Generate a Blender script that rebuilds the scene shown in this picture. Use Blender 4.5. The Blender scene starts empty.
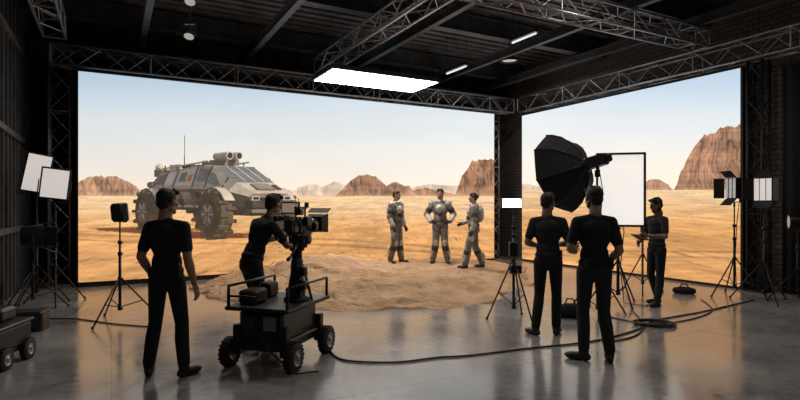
import bpy, math, random
import numpy as np
from mathutils import Vector, Matrix
from mathutils.bvhtree import BVHTree
random.seed(4)
scene = bpy.context.scene
try:
    scene.view_settings.view_transform = 'Standard'
    scene.view_settings.look = 'None'
except Exception as e:
    print(e)

YAW = math.radians(28.42)
CY, SY = math.cos(YAW), math.sin(YAW)
EYE = 1.62
def G(X, Y, z=0.0):
    """shooting-axis aligned metres -> room metres"""
    return Vector((CY*X + SY*Y, -SY*X + CY*Y, z))

# ---------------------------------------------------------------- materials
def M(name, col, rough=.5, metal=0., var=.15, scale=8., bump=0., es=0., ecol=None, spec=.5, stretch=(1,1,1)):
    m = bpy.data.materials.new(name); m.use_nodes = True
    nt = m.node_tree; N = nt.nodes; L = nt.links
    b = N['Principled BSDF']
    tc = N.new('ShaderNodeTexCoord'); mp = N.new('ShaderNodeMapping'); mp.inputs['Scale'].default_value = stretch
    L.new(tc.outputs['Object'], mp.inputs['Vector'])
    nz = N.new('ShaderNodeTexNoise'); nz.inputs['Scale'].default_value = scale; nz.inputs['Detail'].default_value = 5
    L.new(mp.outputs[0], nz.inputs['Vector'])
    cr = N.new('ShaderNodeValToRGB')
    cr.color_ramp.elements[0].position = .3; cr.color_ramp.elements[1].position = .7
    cr.color_ramp.elements[0].color = tuple(c*(1-var) for c in col)+(1,)
    cr.color_ramp.elements[1].color = tuple(min(1, c*(1+var)) for c in col)+(1,)
    L.new(nz.outputs['Fac'], cr.inputs['Fac']); L.new(cr.outputs['Color'], b.inputs['Base Color'])
    b.inputs['Roughness'].default_value = rough; b.inputs['Metallic'].default_value = metal
    b.inputs['Specular IOR Level'].default_value = spec
    if bump:
        bp = N.new('ShaderNodeBump'); bp.inputs['Strength'].default_value = bump; bp.inputs['Distance'].default_value = .02
        L.new(nz.outputs['Fac'], bp.inputs['Height']); L.new(bp.outputs[0], b.inputs['Normal'])
    if es:
        b.inputs['Emission Color'].default_value = tuple(ecol or col)+(1,)
        b.inputs['Emission Strength'].default_value = es
    return m

black = M('black_metal', (.014,.014,.015), .42, .3)
blackp = M('black_plastic', (.018,.018,.019), .45)
blackf = M('black_fabric', (.012,.012,.013), .9, 0, .3, 30, .2)
dgrey = M('dark_grey_metal', (.06,.06,.065), .38, .6)
alu = M('aluminium_truss', (.30,.30,.31), .38, .8, .2, 12)
rubber = M('tyre_rubber', (.016,.016,.016), .7, 0, .3, 20, .2)
steel = M('steel', (.35,.35,.36), .3, .9)
chrome = M('hub_metal', (.3,.3,.3), .35, .8)
glow = M('lamp_glow', (.9,.9,.9), .5, es=9., ecol=(1,.96,.9))
glow_w = M('weak_lamp_glow', (.5,.5,.5), .5, es=.3, ecol=(1,.96,.9))
glow_top = M('overhead_diffuser', (.9,.9,.9), .5, es=19., ecol=(1,.93,.84))
glow_s = M('scrim_diffuser', (.8,.8,.8), .6, es=.80, ecol=(1,.94,.87), var=.05, scale=2)
glow_p = M('panel_diffuser', (.6,.6,.6), .5, es=.52, ecol=(1,.92,.86))
glow_d = M('dim_panel_diffuser', (.6,.6,.6), .5, es=.16, ecol=(.95,.95,1))
tubeglow = M('tube_glow', (.9,.9,.9), .5, es=.8, ecol=(.95,.97,1))

# ---------------------------------------------------------------- mesh builder
def frame(d, upref=(0,0,1)):
    d = Vector(d).normalized(); u = Vector(upref)
    if abs(d.dot(u)) > .97: u = Vector((1,0,0)) if abs(d.x) < .9 else Vector((0,1,0))
    s = d.cross(u).normalized(); t = s.cross(d).normalized()
    return s, d, t   # right, forward, up
class MB:
    def __init__(s): s.v=[]; s.f=[]; s.m=[]; s.sm=[]
    def add(s, vs, fs, mat=0, smooth=False):
        o=len(s.v); s.v += [tuple(p) for p in vs]
        for f in fs: s.f.append(tuple(i+o for i in f)); s.m.append(mat); s.sm.append(smooth)
    def box(s, c, d, mat=0, R=None, bev=0.0, taper=1.0):
        c=Vector(c); hx,hy,hz=d[0]/2,d[1]/2,d[2]/2
        if bev<=0:
            P=[(-hx,-hy,-hz),(hx,-hy,-hz),(hx,hy,-hz),(-hx,hy,-hz),(-hx*taper,-hy*taper,hz),(hx*taper,-hy*taper,hz),(hx*taper,hy*taper,hz),(-hx*taper,hy*taper,hz)]
            F=[(0,3,2,1),(4,5,6,7),(0,1,5,4),(1,2,6,5),(2,3,7,6),(3,0,4,7)]
        else:
            b=min(bev,hx*.9,hy*.9,hz*.9); P=[];F=[]
            def ring(z,i):
                x,y=hx-i,hy-i; bb=b
                return [(-x+bb,-y,z),(x-bb,-y,z),(x,-y+bb,z),(x,y-bb,z),(x-bb,y,z),(-x+bb,y,z),(-x,y-bb,z),(-x,-y+bb,z)]
            for z,i in ((-hz,b*.7),(-hz+b,0),(hz-b,0),(hz,b*.7)): P+=ring(z,i)
            for k in range(3):
                for j in range(8): F.append((k*8+j,k*8+(j+1)%8,(k+1)*8+(j+1)%8,(k+1)*8+j))
            F.append(tuple(range(7,-1,-1))); F.append(tuple(range(24,32)))
        P=[Vector(p) for p in P]
        if R is not None: P=[R@p for p in P]
        s.add([p+c for p in P],F,mat)
    def tube(s,p0,p1,r0,r1=None,n=8,mat=0,caps=True,smooth=True):
        r1=r0 if r1 is None else r1
        p0=Vector(p0);p1=Vector(p1)
        if (p1-p0).length<1e-6: return
        a,_,b=frame(p1-p0); P=[];F=[]
        for p,r in((p0,r0),(p1,r1)):
            for i in range(n):
                t=2*math.pi*i/n; P.append(p+a*math.cos(t)*r+b*math.sin(t)*r)
        for i in range(n): F.append((i,i+n,(i+1)%n+n,(i+1)%n))
        s.add(P,F,mat,smooth)
        if caps:
            o=len(s.v)-2*n
            s.f.append(tuple(range(o,o+n)));s.m.append(mat);s.sm.append(False)
            s.f.append(tuple(range(o+2*n-1,o+n-1,-1)));s.m.append(mat);s.sm.append(False)
    def lathe(s,c,axis,prof,n=24,mat=0,smooth=True,upref=(0,0,1)):
        c=Vector(c);a,d,b=frame(axis,upref);P=[];F=[]
        for h,r in prof:
            for i in range(n):
                t=2*math.pi*i/n;P.append(c+d*h+(a*math.cos(t)+b*math.sin(t))*max(r,1e-4))
        for k in range(len(prof)-1):
            for i in range(n):F.append((k*n+i,(k+1)*n+i,(k+1)*n+(i+1)%n,k*n+(i+1)%n))
        s.add(P,F,mat,smooth)
    def path(s,pts,r,n=6,mat=0):
        pts=[Vector(p) for p in pts];P=[];F=[]
        for i,p in enumerate(pts):
            d=(pts[min(i+1,len(pts)-1)]-pts[max(i-1,0)])
            a,_,b=frame(d)
            for j in range(n):
                t=2*math.pi*j/n;P.append(p+(a*math.cos(t)+b*math.sin(t))*r)
        for k in range(len(pts)-1):
            for j in range(n):F.append((k*n+j,(k+1)*n+j,(k+1)*n+(j+1)%n,k*n+(j+1)%n))
        s.add(P,F,mat,True)
    def ell(s,c,r,mat=0,R=None,nu=16,nv=10):
        c=Vector(c);P=[];F=[]
        for j in range(nv+1):
            ph=math.pi*j/nv
            for i in range(nu):
                th=2*math.pi*i/nu
                q=Vector((r[0]*math.sin(ph)*math.cos(th),r[1]*math.sin(ph)*math.sin(th),r[2]*math.cos(ph)))
                if R is not None:q=R@q
                P.append(c+q)
        for j in range(nv):
            for i in range(nu):F.append((j*nu+i,(j+1)*nu+i,(j+1)*nu+(i+1)%nu,j*nu+(i+1)%nu))
        s.add(P,F,mat,True)
    def cap(s,p0,p1,r0,r1,mat=0,n=14):
        p0=Vector(p0);p1=Vector(p1);L=max((p1-p0).length,1e-4)
        pr=[]
        for k in range(5):
            t=math.pi/2*(1-k/4);pr.append((-r0*math.sin(t),r0*math.cos(t)))
        for k in range(5):
            t=math.pi/2*k/4;pr.append((L+r1*math.sin(t),r1*math.cos(t)))
        s.lathe(p0,p1-p0 if (p1-p0).length>1e-5 else Vector((0,0,1)),pr,n,mat)
    def obj(s,name,mats,loc=(0,0,0),rotz=0.,parent=None,fix=True):
        me=bpy.data.meshes.new(name);me.from_pydata(s.v,[],s.f)
        for m in mats:me.materials.append(m)
        me.polygons.foreach_set('material_index',s.m);me.polygons.foreach_set('use_smooth',s.sm)
        me.update()
        if fix:
            import bmesh
            bm=bmesh.new();bm.from_mesh(me);bmesh.ops.remove_doubles(bm,verts=bm.verts,dist=1e-5)
            bmesh.ops.recalc_face_normals(bm,faces=bm.faces);bm.to_mesh(me);bm.free()
        o=bpy.data.objects.new(name,me);scene.collection.objects.link(o)
        o.location=loc;o.rotation_euler=(0,0,rotz)
        if parent:o.parent=parent
        return o
def place(mb,name,mats,X,Y,z=0.,fwd=(0,1),**k):
    """local +y faces direction fwd (shooting-axis frame)"""
    ang=math.atan2(-fwd[0],fwd[1])-YAW
    return mb.obj(name,mats,G(X,Y,z),ang,**k)

# ---------------------------------------------------------------- noise helpers for generated pictures
def hsh(ix,iy,seed):
    n=(ix.astype(np.int64)*374761393+iy.astype(np.int64)*668265263+seed*1442695041)&0x7fffffff
    n=((n^(n>>13))*1274126177)&0x7fffffff
    return ((n^(n>>16))&0xffff)/65535.0
def vn(x,y,seed=0):
    ix=np.floor(x);iy=np.floor(y);fx=x-ix;fy=y-iy;fx=fx*fx*(3-2*fx);fy=fy*fy*(3-2*fy)
    a=hsh(ix,iy,seed);b=hsh(ix+1,iy,seed);c=hsh(ix,iy+1,seed);d=hsh(ix+1,iy+1,seed)
    return (a*(1-fx)+b*fx)*(1-fy)+(c*(1-fx)+d*fx)*fy
def fbm(x,y,o=4,seed=0):
    r=0;a=.5;t=0
    for i in range(o):r=r+a*vn(x*2**i,y*2**i,seed+i);t+=a;a*=.5
    return r/t
def C(r,g,b):return np.array([r,g,b])/255.
def lerp(a,b,t):
    return a*(1-t[...,None])+b*t[...,None]
def sstep(x):
    x=np.clip(x,0,1);return x*x*(3-2*x)

# ---------------------------------------------------------------- rover (only ever seen as a picture on the LED wall)
rv=MB()
RC=[(.40,.355,.31),(.06,.052,.046),(.03,.035,.042),(.085,.07,.055),(.20,.17,.145),(.56,.52,.47),(.45,.20,.08)]
secs=[(-6.1,.75,.95,.7,1.35,1.9,2.15),(-5.2,.9,1.2,.9,1.15,1.85,2.45),(-3.4,.95,1.3,.95,1.05,1.8,2.6),(-1.9,.95,1.3,.95,1.05,1.8,2.72),(-.9,.95,1.3,.9,1.05,1.78,2.66),(.5,.9,1.22,.85,1.1,1.7,2.02),(1.4,.6,.95,.72,1.2,1.5,1.62)]
P=[]
for x,wb,wm,wt,zb,zm,zt in secs:
    P+=[(x,-wb,zb),(x,-wm,zm),(x,-wt,zt),(x,wt,zt),(x,wm,zm),(x,wb,zb)]
for k in range(len(secs)-1):
    for j in range(6):
        m=[4,0,5,0,4,1][j]
        if j==2 and k==4:m=2
        if j==2 and k==5:m=0
        rv.add([P[k*6+j],P[(k+1)*6+j],P[(k+1)*6+(j+1)%6],P[k*6+(j+1)%6]],[(0,1,2,3)],m)
rv.add(P[:6],[tuple(range(6))],4);rv.add(P[-6:],[tuple(range(6))],4)
def sidequad(x0,x1,t0,t1,mat,off=.03,lower=False):
    for sg in(-1,1):
        def pt(x,t):
            for k in range(len(secs)-1):
                if secs[k][0]<=x<=secs[k+1][0]:
                    q=(x-secs[k][0])/(secs[k+1][0]-secs[k][0]);A=secs[k];B=secs[k+1]
                    l=[A[i]*(1-q)+B[i]*q for i in range(7)]
                    if lower:w=l[1]*(1-t)+l[2]*t;z=l[4]*(1-t)+l[5]*t
                    else:w=l[2]*(1-t)+l[3]*t;z=l[5]*(1-t)+l[6]*t
                    return (x,sg*(w+off),z+off*.4)
        rv.add([pt(x0,t0),pt(x1,t0),pt(x1,t1),pt(x0,t1)],[(0,1,2,3)],mat)
sidequad(-1.7,-.98,.3,.85,2);sidequad(-.88,-.05,.25,.75,2);sidequad(-3.2,-1.95,.15,.88,5,.04);sidequad(-3.0,-2.5,.3,.75,2,.05);sidequad(-2.35,-2.05,.3,.6,6,.05)
sidequad(-5.0,-4.3,.2,.85,4,.04);sidequad(-4.2,-3.5,.2,.85,5,.04)
for x in(-1.83,-.93,-3.33,-4.25,-5.1,.1):sidequad(x-.04,x+.04,.02,.98,1,.05)
for x in(-4.4,-3.4,-2.4,-1.4,-.9):sidequad(x-.35,x+.3,.2,.8,0 if x<-2 else 1,.05,True)
sidequad(-5.9,1.3,.92,1.0,1,.035,True)
for x in(-4.0,-3.1,-2.2,-1.3):rv.box((x,-1.12,1.25),(.5,.25,.3),1 if x in(-3.1,-1.3) else 4);rv.tube((x-.3,-1.25,1.12),(x+.3,-1.25,1.12),.05,.05,6,5)
rv.box((-1.0,0,1.0),(4.5,1.5,.35),1);rv.box((-4.6,0,1.15),(2.6,1.5,.4),1)
rv.box((1.25,0,1.25),(.5,1.7,.25),1);rv.box((1.45,0,1.0),(.25,1.9,.12),4);rv.box((1.45,0,1.38),(.1,.9,.18),2)
for y in(-.42,0,.42):rv.add([(-.86,y-.03,2.69),(.5,y-.03,2.06),(.5,y+.03,2.06),(-.86,y+.03,2.69)],[(0,1,2,3)],0)
rv.box((.95,0,1.86),(.5,.8,.05),4,Matrix.Rotation(.42,3,'Y'));rv.box((.95,.62,1.84),(.4,.2,.05),1,Matrix.Rotation(.42,3,'Y'))
for y in(-.7,.7):
    rv.box((1.42,y,1.45),(.12,.32,.16),5);rv.box((1.49,y,1.45),(.02,.24,.10),2)
    for x in(0,-5.1):
        sg=1 if y>0 else -1
        rv.tube((x,y,1.1),(x,sg*1.3,.8),.14,.14,8,1);rv.tube((x-.5,y,1.4),(x,sg*1.25,.8),.07,.07,8,5)
        pr=[(x+1.0*math.cos(a),.85+1.0*math.sin(a)) for a in np.linspace(.55,2.6,7)]
        for i in range(6):
            (xa,za),(xb,zb2)=pr[i],pr[i+1]
            rv.add([(xa,sg*1.15,za),(xb,sg*1.15,zb2),(xb,sg*1.6,zb2),(xa,sg*1.6,za)],[(0,1,2,3)],0)
            rv.add([(xa,sg*1.6,za),(xb,sg*1.6,zb2),(xb,sg*1.6,zb2-.1),(xa,sg*1.6,za-.1)],[(0,1,2,3)],4)
        w=.70;r=.86
        for fsg in(1,-1):
            cc=(x,sg*1.45-fsg*w/2,r)
            rv.lathe(cc,(0,fsg,0),[(.10,.001),(.04,.12),(.10,.2),(.14,.30),(.02,.40),(0,.52),(.02,.66),(.10,r*.95),(w/2,r*.97)],28,3)
            rv.lathe((x,sg*1.45-fsg*(w/2+.01),r),(0,fsg,0),[(.06,.001),(.02,.12),(.09,.2),(.13,.28),(.0,.40),(.03,.43)],16,4)
            for q in range(6):
                a=q*math.pi/3;rv.tube((x+.12*math.cos(a),sg*1.45-fsg*(w/2-.02),r+.12*math.sin(a)),(x+.36*math.cos(a),sg*1.45-fsg*(w/2-.01),r+.36*math.sin(a)),.035,.035,5,5)
        for k in range(24):
            t=2*math.pi*k/24
            R=Matrix.Rotation(-t,3,'Y')
            rv.box(Vector((x,sg*1.45+(.15 if k%2 else -.15),r))+R@Vector((r*.98,0,0)),(.14,.40,.12),3,R)
rv.box((-2.0,.1,2.82),(1.3,.9,.22),4);rv.box((-1.7,.1,3.0),(.6,.5,.22),0)
for y in(-.12,.32):rv.tube((-2.0,y,3.08),(-1.0,y,3.08),.14,.16,10,5);rv.tube((-1.0,y,3.08),(-.98,y,3.08),.12,.12,10,2)
rv.box((-4.4,-.3,2.68),(.9,.6,.3),5);rv.box((-4.6,.5,2.62),(.6,.5,.35),0);rv.box((-5.5,-.2,2.5),(.7,1.2,.3),4);rv.box((-3.3,-.5,2.72),(.7,.4,.14),1);rv.box((-3.3,.3,2.72),(.5,.5,.2),4)
rv.ell((-5.6,-.55,2.72),(.3,.3,.22),5);rv.tube((-3.6,-.6,2.5),(-3.6,-.6,4.0),.025,.01,5,1)
rv.tube((-3.0,.5,2.5),(-3.0,.5,3.3),.02,.01,5,1)
for y in(-.95,.95):
    rv.tube((-4.8,y,2.66),(-1.2,y,2.85),.035,.035,6,5)
    for x in(-4.6,-3.6,-2.6,-1.6):rv.tube((x,y,2.5),(x,y,2.8),.03,.03,5,1)
rv.box((-6.2,0,1.5),(.3,1.3,.5),1);rv.tube((-5.9,-1.0,1.6),(-5.1,-1.2,1.6),.16,.16,10,5);rv.tube((-5.9,-1.0,2.0),(-5.1,-1.2,2.0),.13,.13,10,4)
bvh=BVHTree.FromPolygons([Vector(p) for p in rv.v],rv.f)
th=math.radians(57);r_=Vector((math.cos(th),math.sin(th),0));d_=Vector((-math.sin(th),math.cos(th),0));u_=Vector((0,0,1))
ro=Vector((0,-1.45,0))-d_*26+u_*1.6
sun=(r_*.62+u_*.5-d_*.42).normalized()
RS=718.
def rover_ray(U,V):return (d_+r_*((U-215)/RS)+u_*((194-V)/RS)).normalized()

# ---------------------------------------------------------------- LED pictures
Y0=12.35;X0=10.74
def mainUV(a,z):
    X=CY*a-SY*Y0;Y=SY*a+CY*Y0
    return 400+533*X/Y,206-533*(z-EYE)/Y
def sideUV(b,z):
    X=CY*X0-SY*b;Y=SY*X0+CY*b
    return 400+533*X/Y,206-533*(z-EYE)/Y
def desert(U,V,hor,layers,seed):
    t=np.clip((V-66)/(hor-66),0,1)
    top=C(178,199,217);mid=C(216,220,222);low=C(245,229,208)
    sky=np.where((t<.5)[...,None],lerp(top,mid,sstep(t/.5)),lerp(mid,low,np.clip((t-.5)/.5,0,1)))
    sky=sky+((fbm(U/90,V/25,4,seed)-.5)*.03)[...,None]
    sky=sky*(1+.05*sstep((U-150)/400))[...,None]
    img=sky
    for (us,vs,col,amp,haze,lit) in layers:
        rid=np.interp(U,us,vs,left=400,right=400)+(fbm(U/4,U*0,4,seed+9)-.5)*amp+(np.abs(vn(U/7,U*0,seed+8)-.5)*2-.5)*amp*.6
        mask=sstep((V-rid)/.7+.5)
        warp=fbm(U/18,V/18,3,seed)*3
        crack=1-np.abs(2*fbm(U/2.6+warp,V/22,3,seed+3)-1)
        strata=fbm(U/30,V/2.2+warp*.4,3,seed+5)
        form=fbm(U/8+warp,V/13,4,seed+11)
        sh=.95-.32*sstep((crack-.80)*5)+.30*(strata-.5)+.9*(form-.48)+.30*lit
        talus=sstep((V-(hor-5))/6)
        colr=C(*col)*np.clip(sh,.45,1.5)[...,None]
        colr=lerp(colr,C(222,176,132),talus*.45)
        colr=lerp(colr,C(232,212,190),np.full(U.shape,haze))
        img=lerp(img,colr,mask)
    g=np.maximum(V-hor,0)
    gy=60./(g+3);gx=(U-400)*gy/60
    n=fbm(gx*1.2,gy*1.6,5,seed+20);n2=fbm(gx*6,gy*9,4,seed+30);n3=fbm(U/26+V/20,g/2.2,4,seed+40)
    tt=np.clip(g/75,0,1)
    gc=lerp(C(238,200,156),C(222,163,104),sstep(tt*1.8))
    gc=gc*(1+.30*(n-.5)+.24*(n2-.5)*np.clip(g/20,.2,1)+.24*(n3-.5))[...,None]
    peb=fbm(gx*22,gy*30,2,seed+50);gc=gc*(1-.30*sstep((peb-.74)*8)*np.clip(g/25,0,1))[...,None]
    for off in(0.,2.6):
        tr=np.abs(V-(hor+42+off*2.2+ (U-230)*.045+3*np.sin(U/70)))
        gc=gc*(1-.16*np.exp(-(tr/1.1)**2))[...,None]
    img=lerp(img,gc,sstep((V-hor)/1.2+.5))
    return img
def mkimg(name,arr):
    h,w,c=arr.shape
    if c==3:arr=np.concatenate([arr,np.ones((h,w,1))],2)
    im=bpy.data.images.new(name,w,h,alpha=True)
    im.pixels.foreach_set(np.clip(arr,0,1).astype(np.float32).ravel());im.update();im.pack()
    return im
def screenmat(name,im,strength):
    m=bpy.data.materials.new(name);m.use_nodes=True;nt=m.node_tree;nt.nodes.clear()
    o=nt.nodes.new('ShaderNodeOutputMaterial');e=nt.nodes.new('ShaderNodeEmission');t=nt.nodes.new('ShaderNodeTexImage')
    t.image=im;t.extension='EXTEND';uv=nt.nodes.new('ShaderNodeUVMap');uv.uv_map='UVMap'
    nt.links.new(uv.outputs[0],t.inputs[0]);nt.links.new(t.outputs[0],e.inputs[0]);e.inputs[1].default_value=strength
    nt.links.new(e.outputs[0],o.inputs[0]);return m
LEDS=1.10
A0,A1,ZB,ZT=-.58,9.80,.10,4.30
W,H=1500,600
aa,zz=np.meshgrid(A0+(np.arange(W)+.5)/W*(A1-A0),ZB+(np.arange(H)+.5)/H*(ZT-ZB))
U,V=mainUV(aa,zz)
layers=[([280,300,312,322,335,350,365,385,405,430,470,500],[197,187,184,187,182,187,190,186,189,184,187,186],(205,170,150),2,.62,.1),
 ([70,82,88,96,105,118,127,135,143,150],[183,181,177,176,176,178,181,186,194,199],(180,128,95),3,.20,0),
 ([332,340,345,350,358,366,376,386,394,404,414,425,438,450,464],[199,193,186,180,177,176,178,186,182,184,190,188,190,193,199],(168,118,88),3.5,.18,0),
 ([453,458,462,468,472,480,488,494,502],[200,188,177,168,162,160,159,160,160],(162,114,84),3.5,.14,0)]
img=desert(U,V,196.,layers,3)
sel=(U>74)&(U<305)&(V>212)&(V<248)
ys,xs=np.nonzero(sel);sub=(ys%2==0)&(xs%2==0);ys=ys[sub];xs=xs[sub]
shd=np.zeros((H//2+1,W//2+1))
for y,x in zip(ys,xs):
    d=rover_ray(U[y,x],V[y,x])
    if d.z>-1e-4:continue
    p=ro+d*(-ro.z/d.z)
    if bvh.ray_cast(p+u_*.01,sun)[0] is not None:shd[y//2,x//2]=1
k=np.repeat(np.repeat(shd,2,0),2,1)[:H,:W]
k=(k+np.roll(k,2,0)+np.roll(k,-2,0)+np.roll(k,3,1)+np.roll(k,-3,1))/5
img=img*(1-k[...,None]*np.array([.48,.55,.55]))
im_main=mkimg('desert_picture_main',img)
B0,B1=5.96,12.22
W2,H2=900,600
bb,z2=np.meshgrid(B1-(np.arange(W2)+.5)/W2*(B1-B0),.05+(np.arange(H2)+.5)/H2*(ZT-.05))
U2,V2=sideUV(bb,z2)
lay2=[([515,530,545,560,580,600,640,660,700],[186,184,188,187,190,188,187,189,190],(205,170,150),2,.6,.1),
 ([640,645,649,655,664,676],[193,184,180,179,182,192],(172,122,92),2.5,.2,0),
 ([671,677,681,687,692,699,705,714,722,732,742,760],[194,184,172,160,151,141,136,133,129,127,126,126],(164,118,90),5,.14,.05)]
im_side=mkimg('desert_picture_side',desert(U2,V2,190.,lay2,17))

def quad_uv(name,P4,mat,parent=None):
    me=bpy.data.meshes.new(name);me.from_pydata(P4,[],[(0,1,2,3)]);me.materials.append(mat)
    uv=me.uv_layers.new(name='UVMap')
    for i,c in enumerate([(0,0),(1,0),(1,1),(0,1)]):uv.data[i].uv=c
    o=bpy.data.objects.new(name,me);scene.collection.objects.link(o)
    if parent:o.parent=parent
    return o
mb=MB();mb.box(((A0+A1)/2,Y0+.08,(ZB+ZT)/2),(A1-A0+.06,.14,ZT-ZB+.04),0)
mb.box(((A0+A1)/2,Y0+.1,.05),(A1-A0,.2,.10),0)
for i in range(10):
    x=A0+.5+i*1.04;mb.tube((x,Y0+.2,0),(x,Y0+.2,4.2),.03,.03,6,0);mb.tube((x,Y0+.2,3.0),(x,Y0+1.2,.02),.025,.025,6,0)
led1=mb.obj('led_wall_screen',[black])
quad_uv('display_face',[(A0,Y0,ZB),(A1,Y0,ZB),(A1,Y0,ZT),(A0,Y0,ZT)],screenmat('led_desert_main',im_main,LEDS),led1)
mb=MB();mb.box((X0+.08,(B0+B1)/2,2.17),(.14,B1-B0+.08,4.3),0);mb.box((X0+.1,(B0+B1)/2,.02),(.2,B1-B0,.05),0)
led2=mb.obj('led_wall_screen',[black])
quad_uv('display_face',[(X0,B1,.05),(X0,B0,.05),(X0,B0,ZT),(X0,B1,ZT)],screenmat('led_desert_side',im_side,LEDS),led2)

# rover picture: shaded into its own texture, cut to the silhouette, lying on the LED face
ra0,ra1,rz0,rz1=.20,4.10,.78,3.40;RW,RH=600,400
rim=np.zeros((RH,RW,3));hit=np.zeros((RH,RW),bool);locs=np.zeros((RH,RW,3))
for j in range(RH):
    z=rz0+(j+.5)/RH*(rz1-rz0)
    for i in range(RW):
        a=ra0+(i+.5)/RW*(ra1-ra0);u,v=mainUV(a,z)
        d=rover_ray(u,v);loc,nr,fi,_=bvh.ray_cast(ro,d)
        if loc is None:continue
        if nr.dot(d)>0:nr=-nr
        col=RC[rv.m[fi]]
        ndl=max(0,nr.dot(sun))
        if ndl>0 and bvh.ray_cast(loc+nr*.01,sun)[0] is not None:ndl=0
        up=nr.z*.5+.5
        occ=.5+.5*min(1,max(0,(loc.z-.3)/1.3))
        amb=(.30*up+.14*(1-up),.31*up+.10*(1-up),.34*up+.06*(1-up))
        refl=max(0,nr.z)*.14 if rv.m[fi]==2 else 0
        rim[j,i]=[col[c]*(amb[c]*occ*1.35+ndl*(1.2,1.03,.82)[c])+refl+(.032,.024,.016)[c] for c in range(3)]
        locs[j,i]=loc;hit[j,i]=True
dn=fbm(locs[...,0]*2.2+locs[...,1]*1.3,locs[...,2]*3+locs[...,1],5,91);dn2=fbm(locs[...,0]*9,locs[...,2]*9+locs[...,1]*5,3,95)
rim*=(.66+.55*dn+.30*dn2)[...,None]
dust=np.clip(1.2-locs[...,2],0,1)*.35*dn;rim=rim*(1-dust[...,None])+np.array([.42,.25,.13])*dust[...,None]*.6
rim=np.where(rim<=.0031308,rim*12.92,1.055*np.power(np.clip(rim,1e-5,1),1/2.4)-.055)
fill=rim.copy();hm=hit.copy()
for _ in range(3):
    for dy,dx in((0,1),(0,-1),(1,0),(-1,0)):
        s2=np.roll(hm,(dy,dx),(0,1));mk=s2&~hm;fill[mk]=np.roll(fill,(dy,dx),(0,1))[mk];hm|=mk
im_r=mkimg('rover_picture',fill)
vs=[];fs=[];uvs=[]
for j in range(RH):
    row=hit[j];i=0
    while i<RW:
        if row[i]:
            k0=i
            while i<RW and row[i]:i+=1
            x0=ra0+k0/RW*(ra1-ra0);x1=ra0+i/RW*(ra1-ra0);za=rz0+j/RH*(rz1-rz0);zb=rz0+(j+1)/RH*(rz1-rz0)
            o=len(vs);vs+=[(x0,Y0-.004,za),(x1,Y0-.004,za),(x1,Y0-.004,zb),(x0,Y0-.004,zb)];fs.append((o,o+1,o+2,o+3))
            uvs+=[(k0/RW,j/RH),(i/RW,j/RH),(i/RW,(j+1)/RH),(k0/RW,(j+1)/RH)]
        else:i+=1
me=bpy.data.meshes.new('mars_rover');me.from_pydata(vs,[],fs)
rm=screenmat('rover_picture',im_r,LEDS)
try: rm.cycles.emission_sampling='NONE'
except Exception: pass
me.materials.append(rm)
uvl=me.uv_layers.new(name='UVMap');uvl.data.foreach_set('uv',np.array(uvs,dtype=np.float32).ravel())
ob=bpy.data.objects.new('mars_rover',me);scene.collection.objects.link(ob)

# ---------------------------------------------------------------- room shell
WL,WR,WB,WF,CH=-1.6,11.15,14.6,-5.0,5.9
fm=bpy.data.materials.new('polished_concrete');fm.use_nodes=True;nt=fm.node_tree;N=nt.nodes;L=nt.links;b=N['Principled BSDF']
tc=N.new('ShaderNodeTexCoord')
n1=N.new('ShaderNodeTexNoise');n1.inputs['Scale'].default_value=.9;n1.inputs['Detail'].default_value=9;n1.inputs['Roughness'].default_value=.65
n2=N.new('ShaderNodeTexNoise');n2.inputs['Scale'].default_value=14;n2.inputs['Detail'].default_value=6
L.new(tc.outputs['Object'],n1.inputs['Vector']);L.new(tc.outputs['Object'],n2.inputs['Vector'])
cr=N.new('ShaderNodeValToRGB');cr.color_ramp.elements[0].position=.35;cr.color_ramp.elements[1].position=.65
cr.color_ramp.elements[0].color=(.19,.18,.175,1);cr.color_ramp.elements[1].color=(.40,.38,.37,1)
mx=N.new('ShaderNodeMath');mx.operation='MULTIPLY_ADD';mx.inputs[1].default_value=.3
L.new(n2.outputs['Fac'],mx.inputs[0]);ml=N.new('ShaderNodeMath');ml.operation='MULTIPLY';ml.inputs[1].default_value=.7
L.new(n1.outputs['Fac'],ml.inputs[0]);L.new(ml.outputs[0],mx.inputs[2]);L.new(mx.outputs[0],cr.inputs['Fac'])
br=N.new('ShaderNodeTexBrick');br.inputs['Scale'].default_value=1.;br.inputs['Brick Width'].default_value=4.2;br.inputs['Row Height'].default_value=4.2
br.inputs['Mortar Size'].default_value=.006;br.offset=0
br.inputs['Color1'].default_value=(1,1,1,1);br.inputs['Color2'].default_value=(.93,.93,.93,1);br.inputs['Mortar'].default_value=(.45,.45,.45,1)
L.new(tc.outputs['Object'],br.inputs['Vector'])
mm=N.new('ShaderNodeMixRGB');mm.blend_type='MULTIPLY';mm.inputs[0].default_value=1;L.new(cr.outputs[0],mm.inputs[1]);L.new(br.outputs[0],mm.inputs[2])
L.new(mm.outputs[0],b.inputs['Base Color'])
rr=N.new('ShaderNodeMapRange');rr.inputs['From Min'].default_value=.35;rr.inputs['From Max'].default_value=.65;rr.inputs['To Min'].default_value=.07;rr.inputs['To Max'].default_value=.26
L.new(mx.outputs[0],rr.inputs['Value']);L.new(rr.outputs[0],b.inputs['Roughness'])
bp=N.new('ShaderNodeBump');bp.inputs['Strength'].default_value=.04;bp.inputs['Distance'].default_value=.02;L.new(n2.outputs['Fac'],bp.inputs['Height']);L.new(bp.outputs[0],b.inputs['Normal'])
b.inputs['Specular IOR Level'].default_value=1.0
mb=MB();mb.box(((WL+WR)/2,(WF+WB)/2,-.05),(WR-WL,WB-WF,.1),0);mb.obj('floor',[fm])

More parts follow.
